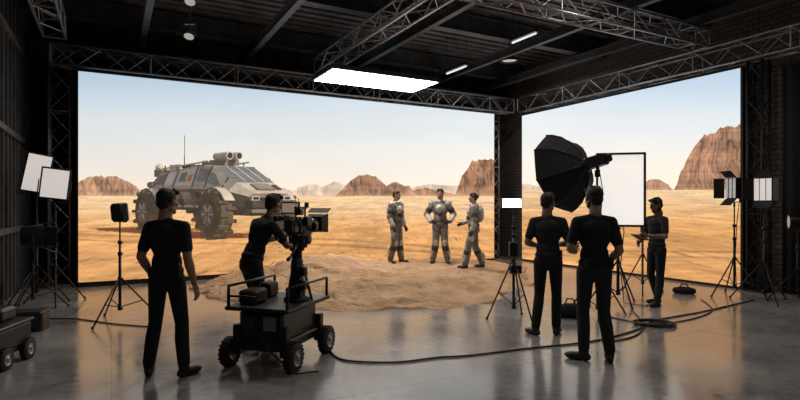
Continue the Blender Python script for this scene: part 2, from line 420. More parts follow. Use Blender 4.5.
wallm=M('dark_wall_panels',(.075,.078,.082),.65,0,.3,3,.1)
wallr=bpy.data.materials.new('dark_block_wall');wallr.use_nodes=True;nt=wallr.node_tree;N=nt.nodes;L=nt.links;b=N['Principled BSDF']
tc=N.new('ShaderNodeTexCoord');sx=N.new('ShaderNodeSeparateXYZ');cb=N.new('ShaderNodeCombineXYZ');br=N.new('ShaderNodeTexBrick')
L.new(tc.outputs['Object'],sx.inputs[0]);L.new(sx.outputs['Y'],cb.inputs['X']);L.new(sx.outputs['Z'],cb.inputs['Y']);L.new(cb.outputs[0],br.inputs['Vector'])
br.inputs['Scale'].default_value=1;br.inputs['Brick Width'].default_value=.22;br.inputs['Row Height'].default_value=.10;br.inputs['Mortar Size'].default_value=.012
br.inputs['Color1'].default_value=(.09,.08,.075,1);br.inputs['Color2'].default_value=(.13,.11,.10,1);br.inputs['Mortar'].default_value=(.03,.03,.03,1)
L.new(br.outputs[0],b.inputs['Base Color']);b.inputs['Roughness'].default_value=.8
bp=N.new('ShaderNodeBump');bp.inputs['Strength'].default_value=.4;L.new(br.outputs['Fac'],bp.inputs['Height']);bp.invert=True;L.new(bp.outputs[0],b.inputs['Normal'])
mb=MB();mb.box((WL-.1,(WF+WB)/2,CH/2),(.2,WB-WF,CH),0)
for i in range(48):
    y=WF+.2+i*.4;mb.box((WL+.02,y,CH/2),(.05,.06,CH-.02),0)
for z in(1.2,2.9,4.6):mb.box((WL+.04,(WF+WB)/2,z),(.08,WB-WF-.1,.1),0)
mb.obj('wall_left',[wallm])
mb=MB();mb.box((WR+.1,(WF+WB)/2,CH/2),(.2,WB-WF,CH),0);mb.obj('wall_right',[wallr])
mb=MB();mb.box(((WL+WR)/2,WB+.1,CH/2),(WR-WL,.2,CH),0)
for i in range(24):mb.box((WL+.3+i*.54,WB-.02,CH/2),(.06,.05,CH-.02),0)
mb.obj('wall_back',[wallm])
mb=MB();mb.box(((WL+WR)/2,WF-.1,CH/2),(WR-WL,.2,CH),0);mb.obj('wall_front',[wallm])
ceilm=M('roof_deck',(.12,.125,.135),.6,.2,.4,2.5,.2)
mb=MB();mb.box(((WL+WR)/2,(WF+WB)/2,CH+.08),(WR-WL,WB-WF,.16),0)
y=WF+.15
while y<WB-.2:mb.box(((WL+WR)/2,y,CH-.02),(WR-WL,.10,.05),0);y+=.30
mb.obj('ceiling',[ceilm])
beamm=M('painted_steel_beam',(.085,.09,.10),.5,.4,.3,4)
mb=MB()
for y in(1.5,4.2,6.9,9.6,12.6):
    mb.box(((WL+WR)/2,y,5.42),(WR-WL-.02,.22,.03),0);mb.box(((WL+WR)/2,y,5.80),(WR-WL-.02,.22,.03),0);mb.box(((WL+WR)/2,y,5.61),(WR-WL-.02,.03,.36),0)
mb.obj('roof_beam',[beamm])
mb=MB()
for x in(.6,2.9,5.6,8.3,10.2):
    mb.box((x,(WF+WB)/2,5.36),(.12,WB-WF-.1,.02),0);mb.box((x,(WF+WB)/2,5.27),(.02,WB-WF-.1,.16),0);mb.box((x,(WF+WB)/2,5.19),(.12,WB-WF-.1,.02),0)
mb.obj('roof_purlin',[beamm])
ductm=M('galvanised_duct',(.20,.205,.21),.45,.7,.2,3)
mb=MB();mb.tube((WL+.1,13.4,4.95),(WR-.1,13.4,4.95),.2,.2,20,0)
for i in range(12):mb.tube((WL+.5+i,13.4,4.95),(WL+.54+i,13.4,4.95),.215,.215,20,0)
mb.obj('ventilation_duct',[ductm])
def drape(name,p0,p1,z0,z1,amp=.05,wl=.22):
    p0=Vector(p0);p1=Vector(p1);Ln=(p1-p0).length;n=max(8,int(Ln/wl*8));d=(p1-p0).normalized();nn=Vector((-d.y,d.x))
    m_=MB();P=[];F=[]
    for k in range(2):
        for i in range(n+1):
            q=p0+d*(Ln*i/n)+nn*amp*math.sin(i/8*2*math.pi);P.append((q.x,q.y,z0 if k==0 else z1))
    for i in range(n):F.append((i,i+1,n+2+i,n+1+i))
    m_.add(P,F,0,True);o=m_.obj(name,[blackf]);md=o.modifiers.new('t','SOLIDIFY');md.thickness=.01;return o
drape('black_curtain',(WL+.15,14.0),(-.5,14.0),.01,4.7)
drape('black_curtain',(9.5,14.0),(11.0,14.0),.01,4.7)
drape('black_curtain',(10.98,4.9),(10.98,5.35),.01,4.2,.05)

# ---------------------------------------------------------------- trusses
def truss(mb,p0,p1,w=.36,h=.36,bay=.45,r=.025,rb=.012,up=(0,0,1)):
    p0=Vector(p0);p1=Vector(p1);s,d,t=frame(p1-p0,up);Ln=(p1-p0).length;n=max(1,round(Ln/bay))
    cs=[s*w/2+t*h/2,s*w/2-t*h/2,-s*w/2-t*h/2,-s*w/2+t*h/2]
    for c in cs:mb.tube(p0+c,p1+c,r,r,8,0)
    for k in range(n+1):
        q=p0+d*(Ln*k/n)
        for i in range(4):
            a,b2=cs[i],cs[(i+1)%4]
            if k in(0,n) or k%4==0:mb.tube(q+a,q+b2,rb*1.3,rb*1.3,5,0,False)
            if k<n:
                q2=p0+d*(Ln*(k+1)/n)
                if k%2:a,b2=b2,a
                mb.tube(q+a,q2+b2,rb,rb,5,0,False)
def T(p0,p1,**k):
    m_=MB();truss(m_,p0,p1,**k);m_.obj('lighting_truss',[alu])
T((-1.05,12.45,4.58),(10.48,12.45,4.58),w=.34,h=.40)
T((10.72,12.2,4.60),(10.72,.5,4.60),w=.34,h=.40)
T((-.95,12.0,4.98),(-.95,2.0,4.98),w=.36,h=.34)
T((4.45,12.2,4.98),(4.45,1.0,4.98),w=.36,h=.34)
T((4.7,6.6,4.98),(10.5,6.6,4.98),w=.36,h=.34)
m_=MB();truss(m_,(-.92,12.86,0.03),(-.92,12.86,4.85),w=.36,h=.36);m_.box((-.92,12.86,.02),(.46,.46,.04),0);m_.obj('truss_tower',[alu])
m_=MB();truss(m_,(10.13,12.84,0.03),(10.13,12.84,4.85),w=.26,h=.26,bay=.35);m_.box((10.13,12.84,.02),(.4,.4,.04),0);m_.obj('truss_tower',[alu])
m_=MB();truss(m_,(10.80,5.66,0.03),(10.80,5.66,4.36),w=.26,h=.26,bay=.35);m_.box((10.80,5.66,.02),(.4,.4,.04),0);m_.obj('truss_tower',[black])

# overhead soft light
m_=MB();cx,cy=5.22,10.75
m_.box((cx,cy,4.46),(2.6,1.24,.10),0);m_.box((cx,cy,4.405),(2.5,1.14,.012),1)
for x in(-1.25,1.25):
    for y in(-.57,.57):m_.tube((cx+x,cy+y,4.5),(cx+x*.8,cy+y*.8,5.18),.008,.008,5,0)
m_.obj('overhead_softbox',[black,glow_top])
def pendant(X,Y,z,aim=(0,.3,-1)):
    m_=MB();a=Vector(aim).normalized()
    m_.tube((0,0,.18),(0,0,5.84-z),.012,.012,6,0);m_.box((0,0,.2),(.2,.06,.03),0)
    for s in(-1,1):m_.box((s*.1,0,.1),(.015,.04,.2),0)
    m_.lathe(Vector((0,0,.06))-a*.1,a,[(0,.01),(0,.06),(.05,.07),(.2,.085),(.22,.095)],16,0)
    m_.lathe(Vector((0,0,.06))+a*.105,a,[(0,.0),(0,.08)],16,1)
    place(m_,'hanging_spotlight',[black,glow_w],X,Y,z)
pendant(-3.55,9.0,4.50,(0.05,-.5,-1));pendant(-3.3,8.4,4.85,(.1,-.5,-1))
def tubel(p0,p1):
    m_=MB();p0=Vector(p0);p1=Vector(p1);m_.tube(p0,p1,.022,.022,8,1)
    mid=(p0+p1)/2;s,d,t=frame(p1-p0);R=Matrix((s,d,t)).transposed()
    m_.box(mid+Vector((0,0,.05)),(.12,(p1-p0).length+.06,.05),0,R)
    for q in(p0,p1):m_.tube(q,(q.x,q.y,5.84),.006,.006,5,0)
    m_.obj('fluorescent_tube_light',[black,tubeglow])
tubel((7.2,10.9,4.85),(7.2,10.1,4.85));tubel((7.3,8.6,5.0),(7.3,7.9,5.0))
# added fill lamps in high-bay shells under the roof, lifting the ambient level
for i,(x,y,p) in enumerate(((1.4,.8,16),(6.4,.8,16),(9.2,2.4,20),(1.4,-2.6,10),(6.4,-2.6,10),(7.0,5.4,34),(1.8,7.8,48),(8.9,10.6,42),(3.4,5.4,24))):
    m_=MB();m_.tube((0,0,.25),(0,0,5.84-5.3),.012,.012,6,0)
    m_.lathe((0,0,.26),(0,0,-1),[(0,.001),(0,.07),(.10,.09),(.13,.12),(.26,.22),(.27,.22),(.25,.20)],20,0);m_.lathe((0,0,.03),(0,0,-1),[(0,0),(0,.19)],20,1)
    o=m_.obj('added_fill_light',[black,glow_w],(x,y,5.3))
    l=bpy.data.lights.new('lamp','AREA');l.shape='DISK';l.size=.36;l.energy=p;l.color=(1,.92,.84)
    lo=bpy.data.objects.new('lamp',l);scene.collection.objects.link(lo);lo.parent=o;lo.location=(0,0,-.02)

# ---------------------------------------------------------------- sand mound
sandm=bpy.data.materials.new('desert_sand');sandm.use_nodes=True;nt=sandm.node_tree;N=nt.nodes;L=nt.links;b=N['Principled BSDF']
tc=N.new('ShaderNodeTexCoord');n1=N.new('ShaderNodeTexNoise');n1.inputs['Scale'].default_value=2.2;n1.inputs['Detail'].default_value=8
n2=N.new('ShaderNodeTexNoise');n2.inputs['Scale'].default_value=45;n2.inputs['Detail'].default_value=4
n3=N.new('ShaderNodeTexNoise');n3.inputs['Scale'].default_value=5;n3.inputs['Detail'].default_value=6;n3.inputs['Distortion'].default_value=.8
cr=N.new('ShaderNodeValToRGB');cr.color_ramp.elements[0].position=.3;cr.color_ramp.elements[1].position=.7
cr.color_ramp.elements[0].color=(.46,.28,.165,1);cr.color_ramp.elements[1].color=(.64,.43,.27,1)
for n in(n1,n2,n3):L.new(tc.outputs['Object'],n.inputs['Vector'])
L.new(n1.outputs['Fac'],cr.inputs['Fac']);L.new(cr.outputs[0],b.inputs['Base Color']);b.inputs['Roughness'].default_value=.95;b.inputs['Specular IOR Level'].default_value=.15
ad=N.new('ShaderNodeMath');ad.operation='MULTIPLY_ADD';ad.inputs[1].default_value=.2;L.new(n2.outputs['Fac'],ad.inputs[0]);L.new(n3.outputs['Fac'],ad.inputs[2])
bp=N.new('ShaderNodeBump');bp.inputs['Strength'].default_value=1.0;bp.inputs['Distance'].default_value=.10;L.new(ad.outputs[0],bp.inputs['Height']);L.new(bp.outputs[0],b.inputs['Normal'])
bd=[(1.75,11.9),(1.40,10.6),(1.40,9.86),(1.9,8.9),(2.55,8.05),(3.6,7.32),(4.73,7.02),(6.1,7.4),(7.65,8.5),(9.1,10.1),(9.6,11.3),(9.7,12.24)]
bdn=np.array(bd)
poly=[Vector(p) for p in bd]+[Vector((6,12.28)),Vector((2.4,12.28))]
cen=Vector((5.3,10.4))
def raydist(ang):
    d=Vector((math.cos(ang),math.sin(ang)));best=9
    for i in range(len(poly)):
        a=poly[i]-cen;e=poly[(i+1)%len(poly)]-cen-a
        den=d.x*e.y-d.y*e.x
        if abs(den)<1e-9:continue
        t=(a.x*e.y-a.y*e.x)/den;s=(a.x*d.y-a.y*d.x)/den
        if t>0 and -1e-6<=s<=1+1e-6:best=min(best,t)
    return best
def sandh(x,y):
    x=np.asarray(x,float);y=np.asarray(y,float);D=np.full(x.shape,9.)
    for i in range(len(bdn)-1):
        a=bdn[i];e=bdn[i+1]-a;t=np.clip(((x-a[0])*e[0]+(y-a[1])*e[1])/(e@e),0,1)
        D=np.minimum(D,np.hypot(x-a[0]-t*e[0],y-a[1]-t*e[1]))
    base=1-(1-np.clip(D/1.6,0,1))**1.9
    h=base*(.18+.36*np.exp(-(((x-3.9)/1.2)**2+((y-10.7)/1.0)**2))+.06*np.exp(-(((x-6.2)/1.2)**2+((y-10.8)/1.0)**2))+.14*np.exp(-(((x-4.9)/1.5)**2+((y-8.6)/.7)**2)))
    rdg=1-np.abs(2*fbm(x*1.1+5,y*1.5,3,77)-1)
    h=h+np.clip(D/.35,0,1)*((rdg-.7)*.20*base+(fbm(x*5,y*5,3,78)-.5)*.07)
    foot=vn(x*5.5,y*5.5,131);h=h-np.clip(D/.4,0,1)*.04*sstep((foot-.70)*6)
    return np.maximum(h,0)+.012*np.clip(D/.1,0,1)
nr_,na=130,300;P=[];F=[]
xs=[];ys=[]
for k in range(nr_+1):
    for i in range(na):
        an=2*math.pi*i/na;R=raydist(an)
        wob=(1+.03*math.sin(an*7)+.02*math.sin(an*17+1)+.012*math.sin(an*41)) if not(.30<an<2.80) else 1
        q=cen+Vector((math.cos(an),math.sin(an)))*R*(k/nr_)*wob
        xs.append(q.x);ys.append(min(q.y,12.3))
hs=sandh(np.array(xs),np.array(ys))
m_=MB()
for k in range(nr_+1):
    for i in range(na):
        idx=k*na+i;P.append((xs[idx],ys[idx],hs[idx] if k<nr_ else -.01))
for k in range(nr_):
    for i in range(na):F.append((k*na+i,(k+1)*na+i,(k+1)*na+(i+1)%na,k*na+(i+1)%na))
m_.add(P,F,0,True);sand=m_.obj('sand_mound',[sandm])

# ---------------------------------------------------------------- people
def remesh(m_,vox,it):
    me=bpy.data.meshes.new('tmp');me.from_pydata(m_.v,[],m_.f);o=bpy.data.objects.new('tmp',me);scene.collection.objects.link(o)
    r=o.modifiers.new('r','REMESH');r.mode='VOXEL';r.voxel_size=vox
    if it:
        s=o.modifiers.new('s','SMOOTH');s.factor=.5;s.iterations=it
    dg=bpy.context.evaluated_depsgraph_get();e=bpy.data.meshes.new_from_object(o.evaluated_get(dg))
    n=len(e.vertices);co=np.empty(n*3);e.vertices.foreach_get('co',co);co=co.reshape(-1,3)
    fs=[tuple(p.vertices) for p in e.polygons]
    bpy.data.objects.remove(o);bpy.data.meshes.remove(me);bpy.data.meshes.remove(e)
    return co,fs
class Fig:
    def __init__(s):s.p=[];s.m=MB()
    def c(s,a,b,r0,r1,t,bias=0):s.m.cap(a,b,r0,r1);s.p.append(('c',np.array(a,float),np.array(b,float),r0,r1,t,bias))
    def e(s,c,r,R,t,bias=0):
        s.m.ell(c,r,0,R);s.p.append(('e',np.array(c,float),np.array(r,float),np.array(R) if R is not None else np.eye(3),0,t,bias))
    def bake(s,out,vox,it,flat=False):
        co,fs=remesh(s.m,vox,it)
        if flat:co[:,2]=np.maximum(co[:,2],0)
        ctr=np.array([co[list(f)].mean(0) for f in fs]);best=np.full(len(fs),9.);tag=np.zeros(len(fs),int)
        for q in s.p:
            if q[0]=='c':
                a,b=q[1],q[2];e=b-a;t=np.clip(((ctr-a)@e)/max(e@e,1e-9),0,1);d=np.linalg.norm(ctr-a-t[:,None]*e,axis=1)-(q[3]+t*(q[4]-q[3]))
            else:
                l=(ctr-q[1])@q[3];k0=np.linalg.norm(l/q[2],axis=1);k1=np.linalg.norm(l/q[2]**2,axis=1)+1e-9;d=k0*(k0-1)/k1
            d=d-q[6];mk=d<best;best[mk]=d[mk];tag[mk]=q[5]
        o=len(out.v);out.v+=[tuple(p) for p in co]
        for f,t in zip(fs,tag):out.f.append(tuple(i+o for i in f));out.m.append(int(t));out.sm.append(True)
SKIN,SHIRT,PANTS,SHOE,HAIR,EYE_,PUP,LIP,ACC=range(9)
def hand(out,wr,f,side,curl,scale,tag,n=None):
    f=Vector(f).normalized();n=Vector(n) if n is not None else Vector((-side,0,0))
    n=n-f*n.dot(f)
    if n.length<.3:n=Vector((0,0,-1))-f*(-f.z)
    n.normalize();s=(f.cross(n) if side>0 else n.cross(f)).normalized()
    g=Fig();wr=Vector(wr);k=scale
    for off in(-.03,-.01,.01,.03):
        g.c(wr+f*.005*k+s*off*.6*k,wr+f*(.085-abs(off-.01)*.2)*k+s*off*k,.014*k,.0115*k,tag)
    g.c(wr-f*.03*k,wr+f*.02*k,.026*k,.024*k,tag)
    for off,ln in((-.031,.058),(-.0105,.072),(.0105,.078),(.031,.070)):
        p=wr+f*.085*k+s*off*k;a=curl*.5
        for j,(l,r) in enumerate(((.45,.0095),(.31,.0085),(.24,.0075))):
            dd=f*math.cos(a)+n*math.sin(a)+s*off*1.2;q=p+dd*ln*l*k;g.c(p,q,r*k,(r-.0008)*k,tag);p=q;a+=curl*.75
    p=wr+f*.02*k+s*.028*k
    for dd,l,r in((s*.65+f*.7+n*.25,.045,.0125),(s*.3+f*.85+n*.35,.034,.0105),(f*.85+n*.5,.026,.009)):
        q=p+dd.normalized()*l*k;g.c(p,q,r*k,r*.92*k,tag);p=q
    g.bake(out,.0045*k,1)
def head(out,hc,look,roll,k,hair='short',beard=False):
    look=Vector(look).normalized();rt=look.cross(Vector((0,0,1))).normalized();up=rt.cross(look)
    R=Matrix((rt,look,up)).transposed();hc=Vector(hc)
    g=Fig();W_=lambda p:hc+R@(Vector(p)*k)
    def e(c,r,t,b=0):g.e(W_(c),[x*k for x in r],R,t,b)
    def c(a,b,r0,r1,t):g.c(W_(a),W_(b),r0*k,r1*k,t)
    e((0,-.012,.03),(.073,.090,.083),SKIN);e((0,.018,-.035),(.060,.066,.076),SKIN);e((0,.056,-.088),(.030,.025,.023),HAIR if beard else SKIN)
    for s in(-1,1):
        e((s*.034,.05,-.02),(.028,.026,.03),SKIN);e((s*.075,-.005,-.002),(.010,.020,.031),SKIN);e((s*.052,-.0,-.06),(.018,.037,.030),HAIR if beard else SKIN)
        c((s*.012,.083,.027),(s*.042,.072,.024),.009,.007,SKIN)
        c((s*.008,.098,-.026),(s*.010,.09,-.027),.008,.008,SKIN)
    c((0,.082,.015),(0,.104,-.02),.008,.012,SKIN)
    c((-.016,.082,-.053),(.016,.082,-.053),.0075,.0075,LIP);c((-.013,.080,-.064),(.013,.080,-.064),.008,.008,LIP)
    c((0,-.02,-.05),(0,-.035,-.14),.054,.056,SKIN)
    if hair!='bald':
        e((0,-.024,.046),(.080,.094,.083),HAIR,.002);e((0,-.06,.0),(.066,.052,.07),HAIR,.002);c((-.045,.055,.088),(.04,.06,.09),.022,.024,HAIR)
        for i in range(5):
            rx=random.uniform(-.04,.04);c((rx,random.uniform(-.06,.05),.105),(rx*1.2,random.uniform(-.06,.06),.12),.018,.010,HAIR)
        if hair=='bun':e((0,-.115,.04),(.04,.035,.04),HAIR)
    g.bake(out,.0052*k,2)
    for s in(-1,1):
        out.ell(W_((s*.030,.0715,.004)),[.0105*k]*3,EYE_,R,10,8);out.ell(W_((s*.030,.0785,.004)),[.0055*k]*3,PUP,R,8,6)
        out.cap(W_((s*.016,.088,.026)),W_((s*.043,.078,.026)),.0045*k,.003*k,HAIR,6)
def V3(*a):return Vector(a)
def person(name,X,Y,z,fwd,mats,H=1.77,J=None,look=(0,1,0),suit=False,hair='short',beard=False,curl=.5,extra=None,fem=False,sleeve='short'):
    j=dict(pel=(0,0,.95),che=(0,0,1.28),nek=(0,-.015,1.48),hd=(0,.02,1.657),
      shL=(-.172,0,1.420),shR=(.172,0,1.420),elL=(-.225,-.03,1.13),elR=(.225,-.03,1.13),wrL=(-.24,.04,.885),wrR=(.24,.04,.885),
      hiL=(-.088,0,.92),hiR=(.088,0,.92),knL=(-.105,.03,.50),knR=(.105,.03,.50),anL=(-.12,-.03,.09),anR=(.12,-.03,.09),
      toL=(-.25,1),toR=(.25,1),hnL=None,hnR=None,hdL=None,hdR=None)
    if J:j.update(J)
    for q in list(j):
        if j[q] is not None and len(j[q])==3:j[q]=Vector(j[q])
    out=MB();g=Fig();b=.020 if suit else 0.
    up=(j['che']-j['pel']).normalized();rt=(j['shR']-j['shL']);rt=(rt-up*rt.dot(up)).normalized();fw=up.cross(rt);R=Matrix((rt,fw,up)).transposed()
    ru=Vector((0,0,1));rr_=(j['hiR']-j['hiL']);rr_=(rr_-ru*rr_.dot(ru)).normalized();Rp=Matrix((rr_,ru.cross(rr_),ru)).transposed()
    w=.92 if fem else 1.
    g.e(j['pel']+V3(0,0,-.01),(.158+b,.112+b,.115),Rp,PANTS)
    g.e(j['pel']+Rp@V3(0,-.03,-.05),(.14+b,.095+b,.09),Rp,PANTS)
    mid=j['pel'].lerp(j['che'],.38)
    g.e(j['pel']+up*.055,(.163*w+b,.120+b,.075),R,SHIRT,.006)
    g.e(mid,((.146 if not fem else .125)+b,.108+b,.17),R,SHIRT)
    g.e(j['che']+up*.0,(.165*w+b,.118+b,.18),R,SHIRT)
    g.e(j['che']+up*.07+fw*.02,(.150*w+b,.105+b,.11),R,SHIRT)
    g.e(j['che']+up*.06-fw*.04,(.155*w+b,.085+b,.12),R,SHIRT)
    for s,q in((-1,'L'),(1,'R')):
        sh,el,wr=j['sh'+q],j['el'+q],j['wr'+q]
        g.c(j['nek']-up*.02,sh+up*.005,.050+b,.054+b,SHIRT);g.c(j['che']+up*.04,sh-up*.02,.09,.062+b,SHIRT)
        if suit or sleeve=='long':
            g.c(sh,el,.062+b,.050+b,SHIRT);g.c(el,wr,.050+b,.036+b*.7,SHIRT)
        else:
            mdp=sh.lerp(el,.68);g.c(sh,mdp,.060,.058,SHIRT,.003);g.c(sh,el,.054,.042,SKIN);fm_=el.lerp(wr,.3);g.c(el,fm_,.042,.045,SKIN);g.c(fm_,wr,.045,.027,SKIN)
        hi,kn,an=j['hi'+q],j['kn'+q],j['an'+q]
        g.c(hi,kn,.092+b*.7,.064+b,PANTS);cf=kn.lerp(an,.35)+Rp@V3(0,-.012,0);g.c(kn,cf,.064+b,.066+b,PANTS);g.c(cf,an+V3(0,0,.04),.066+b,.058+b,PANTS)
        td=Vector((j['to'+q][0],j['to'+q][1],0)).normalized();base=V3(an.x,an.y,max(an.z-.05,0.035))
        Rt=Matrix((Vector((td.y,-td.x,0)),td,V3(0,0,1))).transposed()
        g.c(an+V3(0,0,.05 if suit else .02),an+V3(0,0,-.03),.052+b,.046+b*.5,SHOE)
        g.e(base+td*.065,(.046+b*.4,.14,.042),Rt,SHOE);g.e(base+td*.12+V3(0,0,-.005),(.048+b*.4,.075,.036),Rt,SHOE);g.e(base-td*.02,(.040,.055,.042),Rt,SHOE)
        if suit:
            g.e(sh+rt*s*.02+up*.02,(.09,.085,.075),R,ACC,.006);g.e(kn+Rp@V3(0,.045,0),(.062,.045,.085),Rp,ACC,.008)
            g.c(an+V3(0,0,.20),an+V3(0,0,.05),.076,.070,ACC,.004);g.c(el.lerp(wr,.35),el.lerp(wr,.85),.066,.056,ACC,.006)
            g.c(sh.lerp(el,.55),sh.lerp(el,.62),.082,.082,SHOE,.004)
            g.e(hi.lerp(kn,.45)+rt*s*.055,(.05,.07,.11),Rp,ACC,.006);g.c(kn.lerp(an,.3),kn.lerp(an,.36),.088,.088,SHOE,.003)
    if suit:
        g.e(j['che']+fw*.11+up*.03,(.12,.055,.095),R,ACC,.008);g.e(j['che']-fw*.16,(.14,.085,.20),R,ACC,.008)
        g.e(j['che']+fw*.14-up*.09,(.07,.04,.05),R,SHOE,.008)
        for i in range(8):
            a=i*math.pi/4;a2=a+math.pi/4;cc=j['nek']+up*.005
            g.c(cc+R@V3(.095*math.cos(a),.09*math.sin(a)+.01,0),cc+R@V3(.095*math.cos(a2),.09*math.sin(a2)+.01,0),.028,.028,ACC,.006)
        g.e(j['pel']+up*.07,(.190,.150,.035),R,SHOE,.008)
    else:
        g.c(j['nek']-up*.05,j['nek']-up*.01,.078,.062,SHIRT)
    g.c(j['nek']-up*.05,j['hd']-V3(0,.02,.07),.056,.052,SKIN)
    g.bake(out,.0095,4,True)
    head(out,j['hd'],look,0,1.06 if not fem else 1.0,hair,beard)
    for s,q in((-1,'L'),(1,'R')):
        f=j['hd'+q] if j['hd'+q] else (j['wr'+q]-j['el'+q])
        hand(out,j['wr'+q]+Vector(f).normalized()*.02,f,s,curl,1.0 if not fem else .92,SHOE if suit else SKIN,j['hn'+q])
    if extra:extra(out,j)
    k=H/1.77;out.v=[(x*k,y*k,zz_*k) for x,y,zz_ in out.v]
    return place(out,name,mats,X,Y,z,fwd,fix=False)
skin=M('skin',(.36,.21,.15),.5,0,.06,20);skin2=M('skin_tan',(.28,.16,.11),.5,0,.06,20)
hairb=M('dark_hair',(.012,.009,.007),.6,0,.4,60,.4);hairbr=M('brown_hair',(.05,.025,.012),.6,0,.4,60,.4)
tee=M('black_tshirt',(.010,.010,.012),.9,0,.25,25,.15);tee2=M('charcoal_tshirt',(.020,.020,.023),.9,0,.25,25,.15)
trou=M('black_trousers',(.010,.010,.012),.85,0,.3,20,.2);trou2=M('charcoal_trousers',(.015,.016,.02),.85,0,.3,20,.2)
shoe=M('black_boots',(.012,.012,.012),.5);eyew=M('eye_white',(.45,.43,.40),.4);pup=M('pupil',(.01,.01,.01),.2);lip=M('lips',(.32,.13,.10),.5)
suitm=M('spacesuit_fabric',(.17,.16,.15),.7,0,.5,14,.3);suitp=M('spacesuit_trousers',(.15,.14,.13),.7,0,.5,14,.3);suita=M('spacesuit_armour',(.42,.40,.37),.45,.1,.3,10)
suitd=M('spacesuit_dark',(.03,.028,.026),.6)
def crew(t=tee,p=trou,sk=skin,h=hairb):return [sk,t,p,shoe,h,eyew,pup,lip,dgrey]
def act(h=hairbr):return [skin,suitm,suitp,suitd,h,eyew,pup,lip,suita]
def belt(out,j):
    out.box(Vector(j['pel'])+V3(.14,-.07,.06),(.06,.04,.13),SHOE,None,.01);out.box(Vector(j['pel'])+V3(-.10,-.11,.05),(.05,.03,.10),SHOE,None,.01)
def tabletx(out,j):
    c=(Vector(j['wrL'])+Vector(j['wrR']))/2+V3(0,.09,.03)
    out.box(c,(.25,.18,.015),SHOE,Matrix.Rotation(.5,3,'X'),.005)
person('crew_member',-2.22,5.08,0,(.12,1),crew(),1.77,dict(anL=(-.17,-.02,.09),anR=(.17,.0,.09),knL=(-.135,.03,.50),knR=(.135,.03,.50),toL=(-.5,1),toR=(.45,1),
   elL=(-.235,-.05,1.14),wrL=(-.20,.10,.93),elR=(.235,-.05,1.13),wrR=(.275,.0,.89)),look=(.35,1,-.02),extra=belt)
person('camera_operator',-1.66,6.34,0,(.72,.7),crew(tee,trou),1.82,dict(pel=(0,-.12,.94),che=(0,-.0,1.25),nek=(0,.09,1.43),hd=(0,.18,1.59),shL=(-.17,.04,1.37),shR=(.17,.05,1.36),
   elL=(-.24,.24,1.17),wrL=(-.12,.46,1.22),elR=(.25,.20,1.12),wrR=(.12,.42,1.14),hiL=(-.088,-.12,.92),hiR=(.088,-.12,.92),knL=(-.12,.02,.50),knR=(.12,-.06,.50),anL=(-.14,.0,.09),anR=(.14,-.25,.09)),
   look=(-.1,1,-.12),curl=.9,hair='short')
person('crew_member',1.86,6.70,0,(.25,1),crew(tee2,trou,skin2),1.77,dict(elL=(-.25,-.02,1.16),wrL=(-.12,.20,1.10),elR=(.25,-.02,1.16),wrR=(.10,.22,1.12),hdL=(.4,.9,.1),hdR=(-.4,.9,.1),
   anL=(-.15,-.05,.09),anR=(.10,.03,.09),toL=(-.7,.8)),look=(.55,1,-.08),extra=lambda o,j:(tabletx(o,j),belt(o,j)),curl=.9)
person('crew_member',2.03,5.57,0,(.05,1),crew(tee,trou2),1.81,dict(elL=(-.25,-.03,1.15),wrL=(-.14,.19,1.10),elR=(.24,-.04,1.13),wrR=(.16,.16,.98),hdL=(.3,.9,.2),
   anL=(-.10,.02,.09),anR=(.14,-.04,.09),toL=(-.9,.5)),look=(-.15,1,-.05),extra=belt,beard=True)
person('crew_member',4.20,8.72,0,(-.85,-.25),crew(tee2,trou2,skin2),1.74,dict(elL=(-.24,.05,1.15),wrL=(-.15,.28,1.16),elR=(.24,.02,1.14),wrR=(.14,.22,1.05),
   anL=(-.12,.10,.09),anR=(.12,-.12,.09)),look=(.05,1,-.2),extra=tabletx,hair='short',beard=True,curl=.9)
def sz(X,Y):
    p=G(X,Y);return float(np.mean([sandh(np.array([p.x+a]),np.array([p.y+b2]))[0] for a in(-.12,0,.12) for b2 in(-.12,0,.12)]))-.012
person('astronaut_actor',-.09,12.4,sz(-.09,12.4),(.75,-.5),act(),1.68,dict(wrL=(-.29,.06,.91),elL=(-.255,-.02,1.13),elR=(.255,-.02,1.13),anL=(-.15,.05,.09),anR=(.13,-.08,.09),wrR=(.28,.10,.90)),look=(-.2,1,0),suit=True,fem=True)
person('astronaut_actor',.98,13.0,sz(.98,13.0),(-.05,-1),act(hairb),1.80,dict(elL=(-.33,-.02,1.17),wrL=(-.23,.17,1.0),elR=(.33,-.02,1.17),wrR=(.23,.17,1.0),anL=(-.17,.0,.09),anR=(.17,.0,.09),hdL=(.7,.5,-.2),hdR=(-.7,.5,-.2)),look=(.2,1,0),suit=True,beard=True)
person('astronaut_actor',1.66,12.0,sz(1.66,12.0),(-.95,.1),act(),1.68,dict(elR=(.27,.03,1.15),wrR=(.2,.26,1.05),wrL=(-.28,.05,.90),elL=(-.26,-.02,1.13),anL=(-.12,.2,.09),knL=(-.12,.14,.50),anR=(.12,-.20,.09),knR=(.12,-.04,.50)),look=(-.1,1,0),suit=True,fem=True,hair='bun')

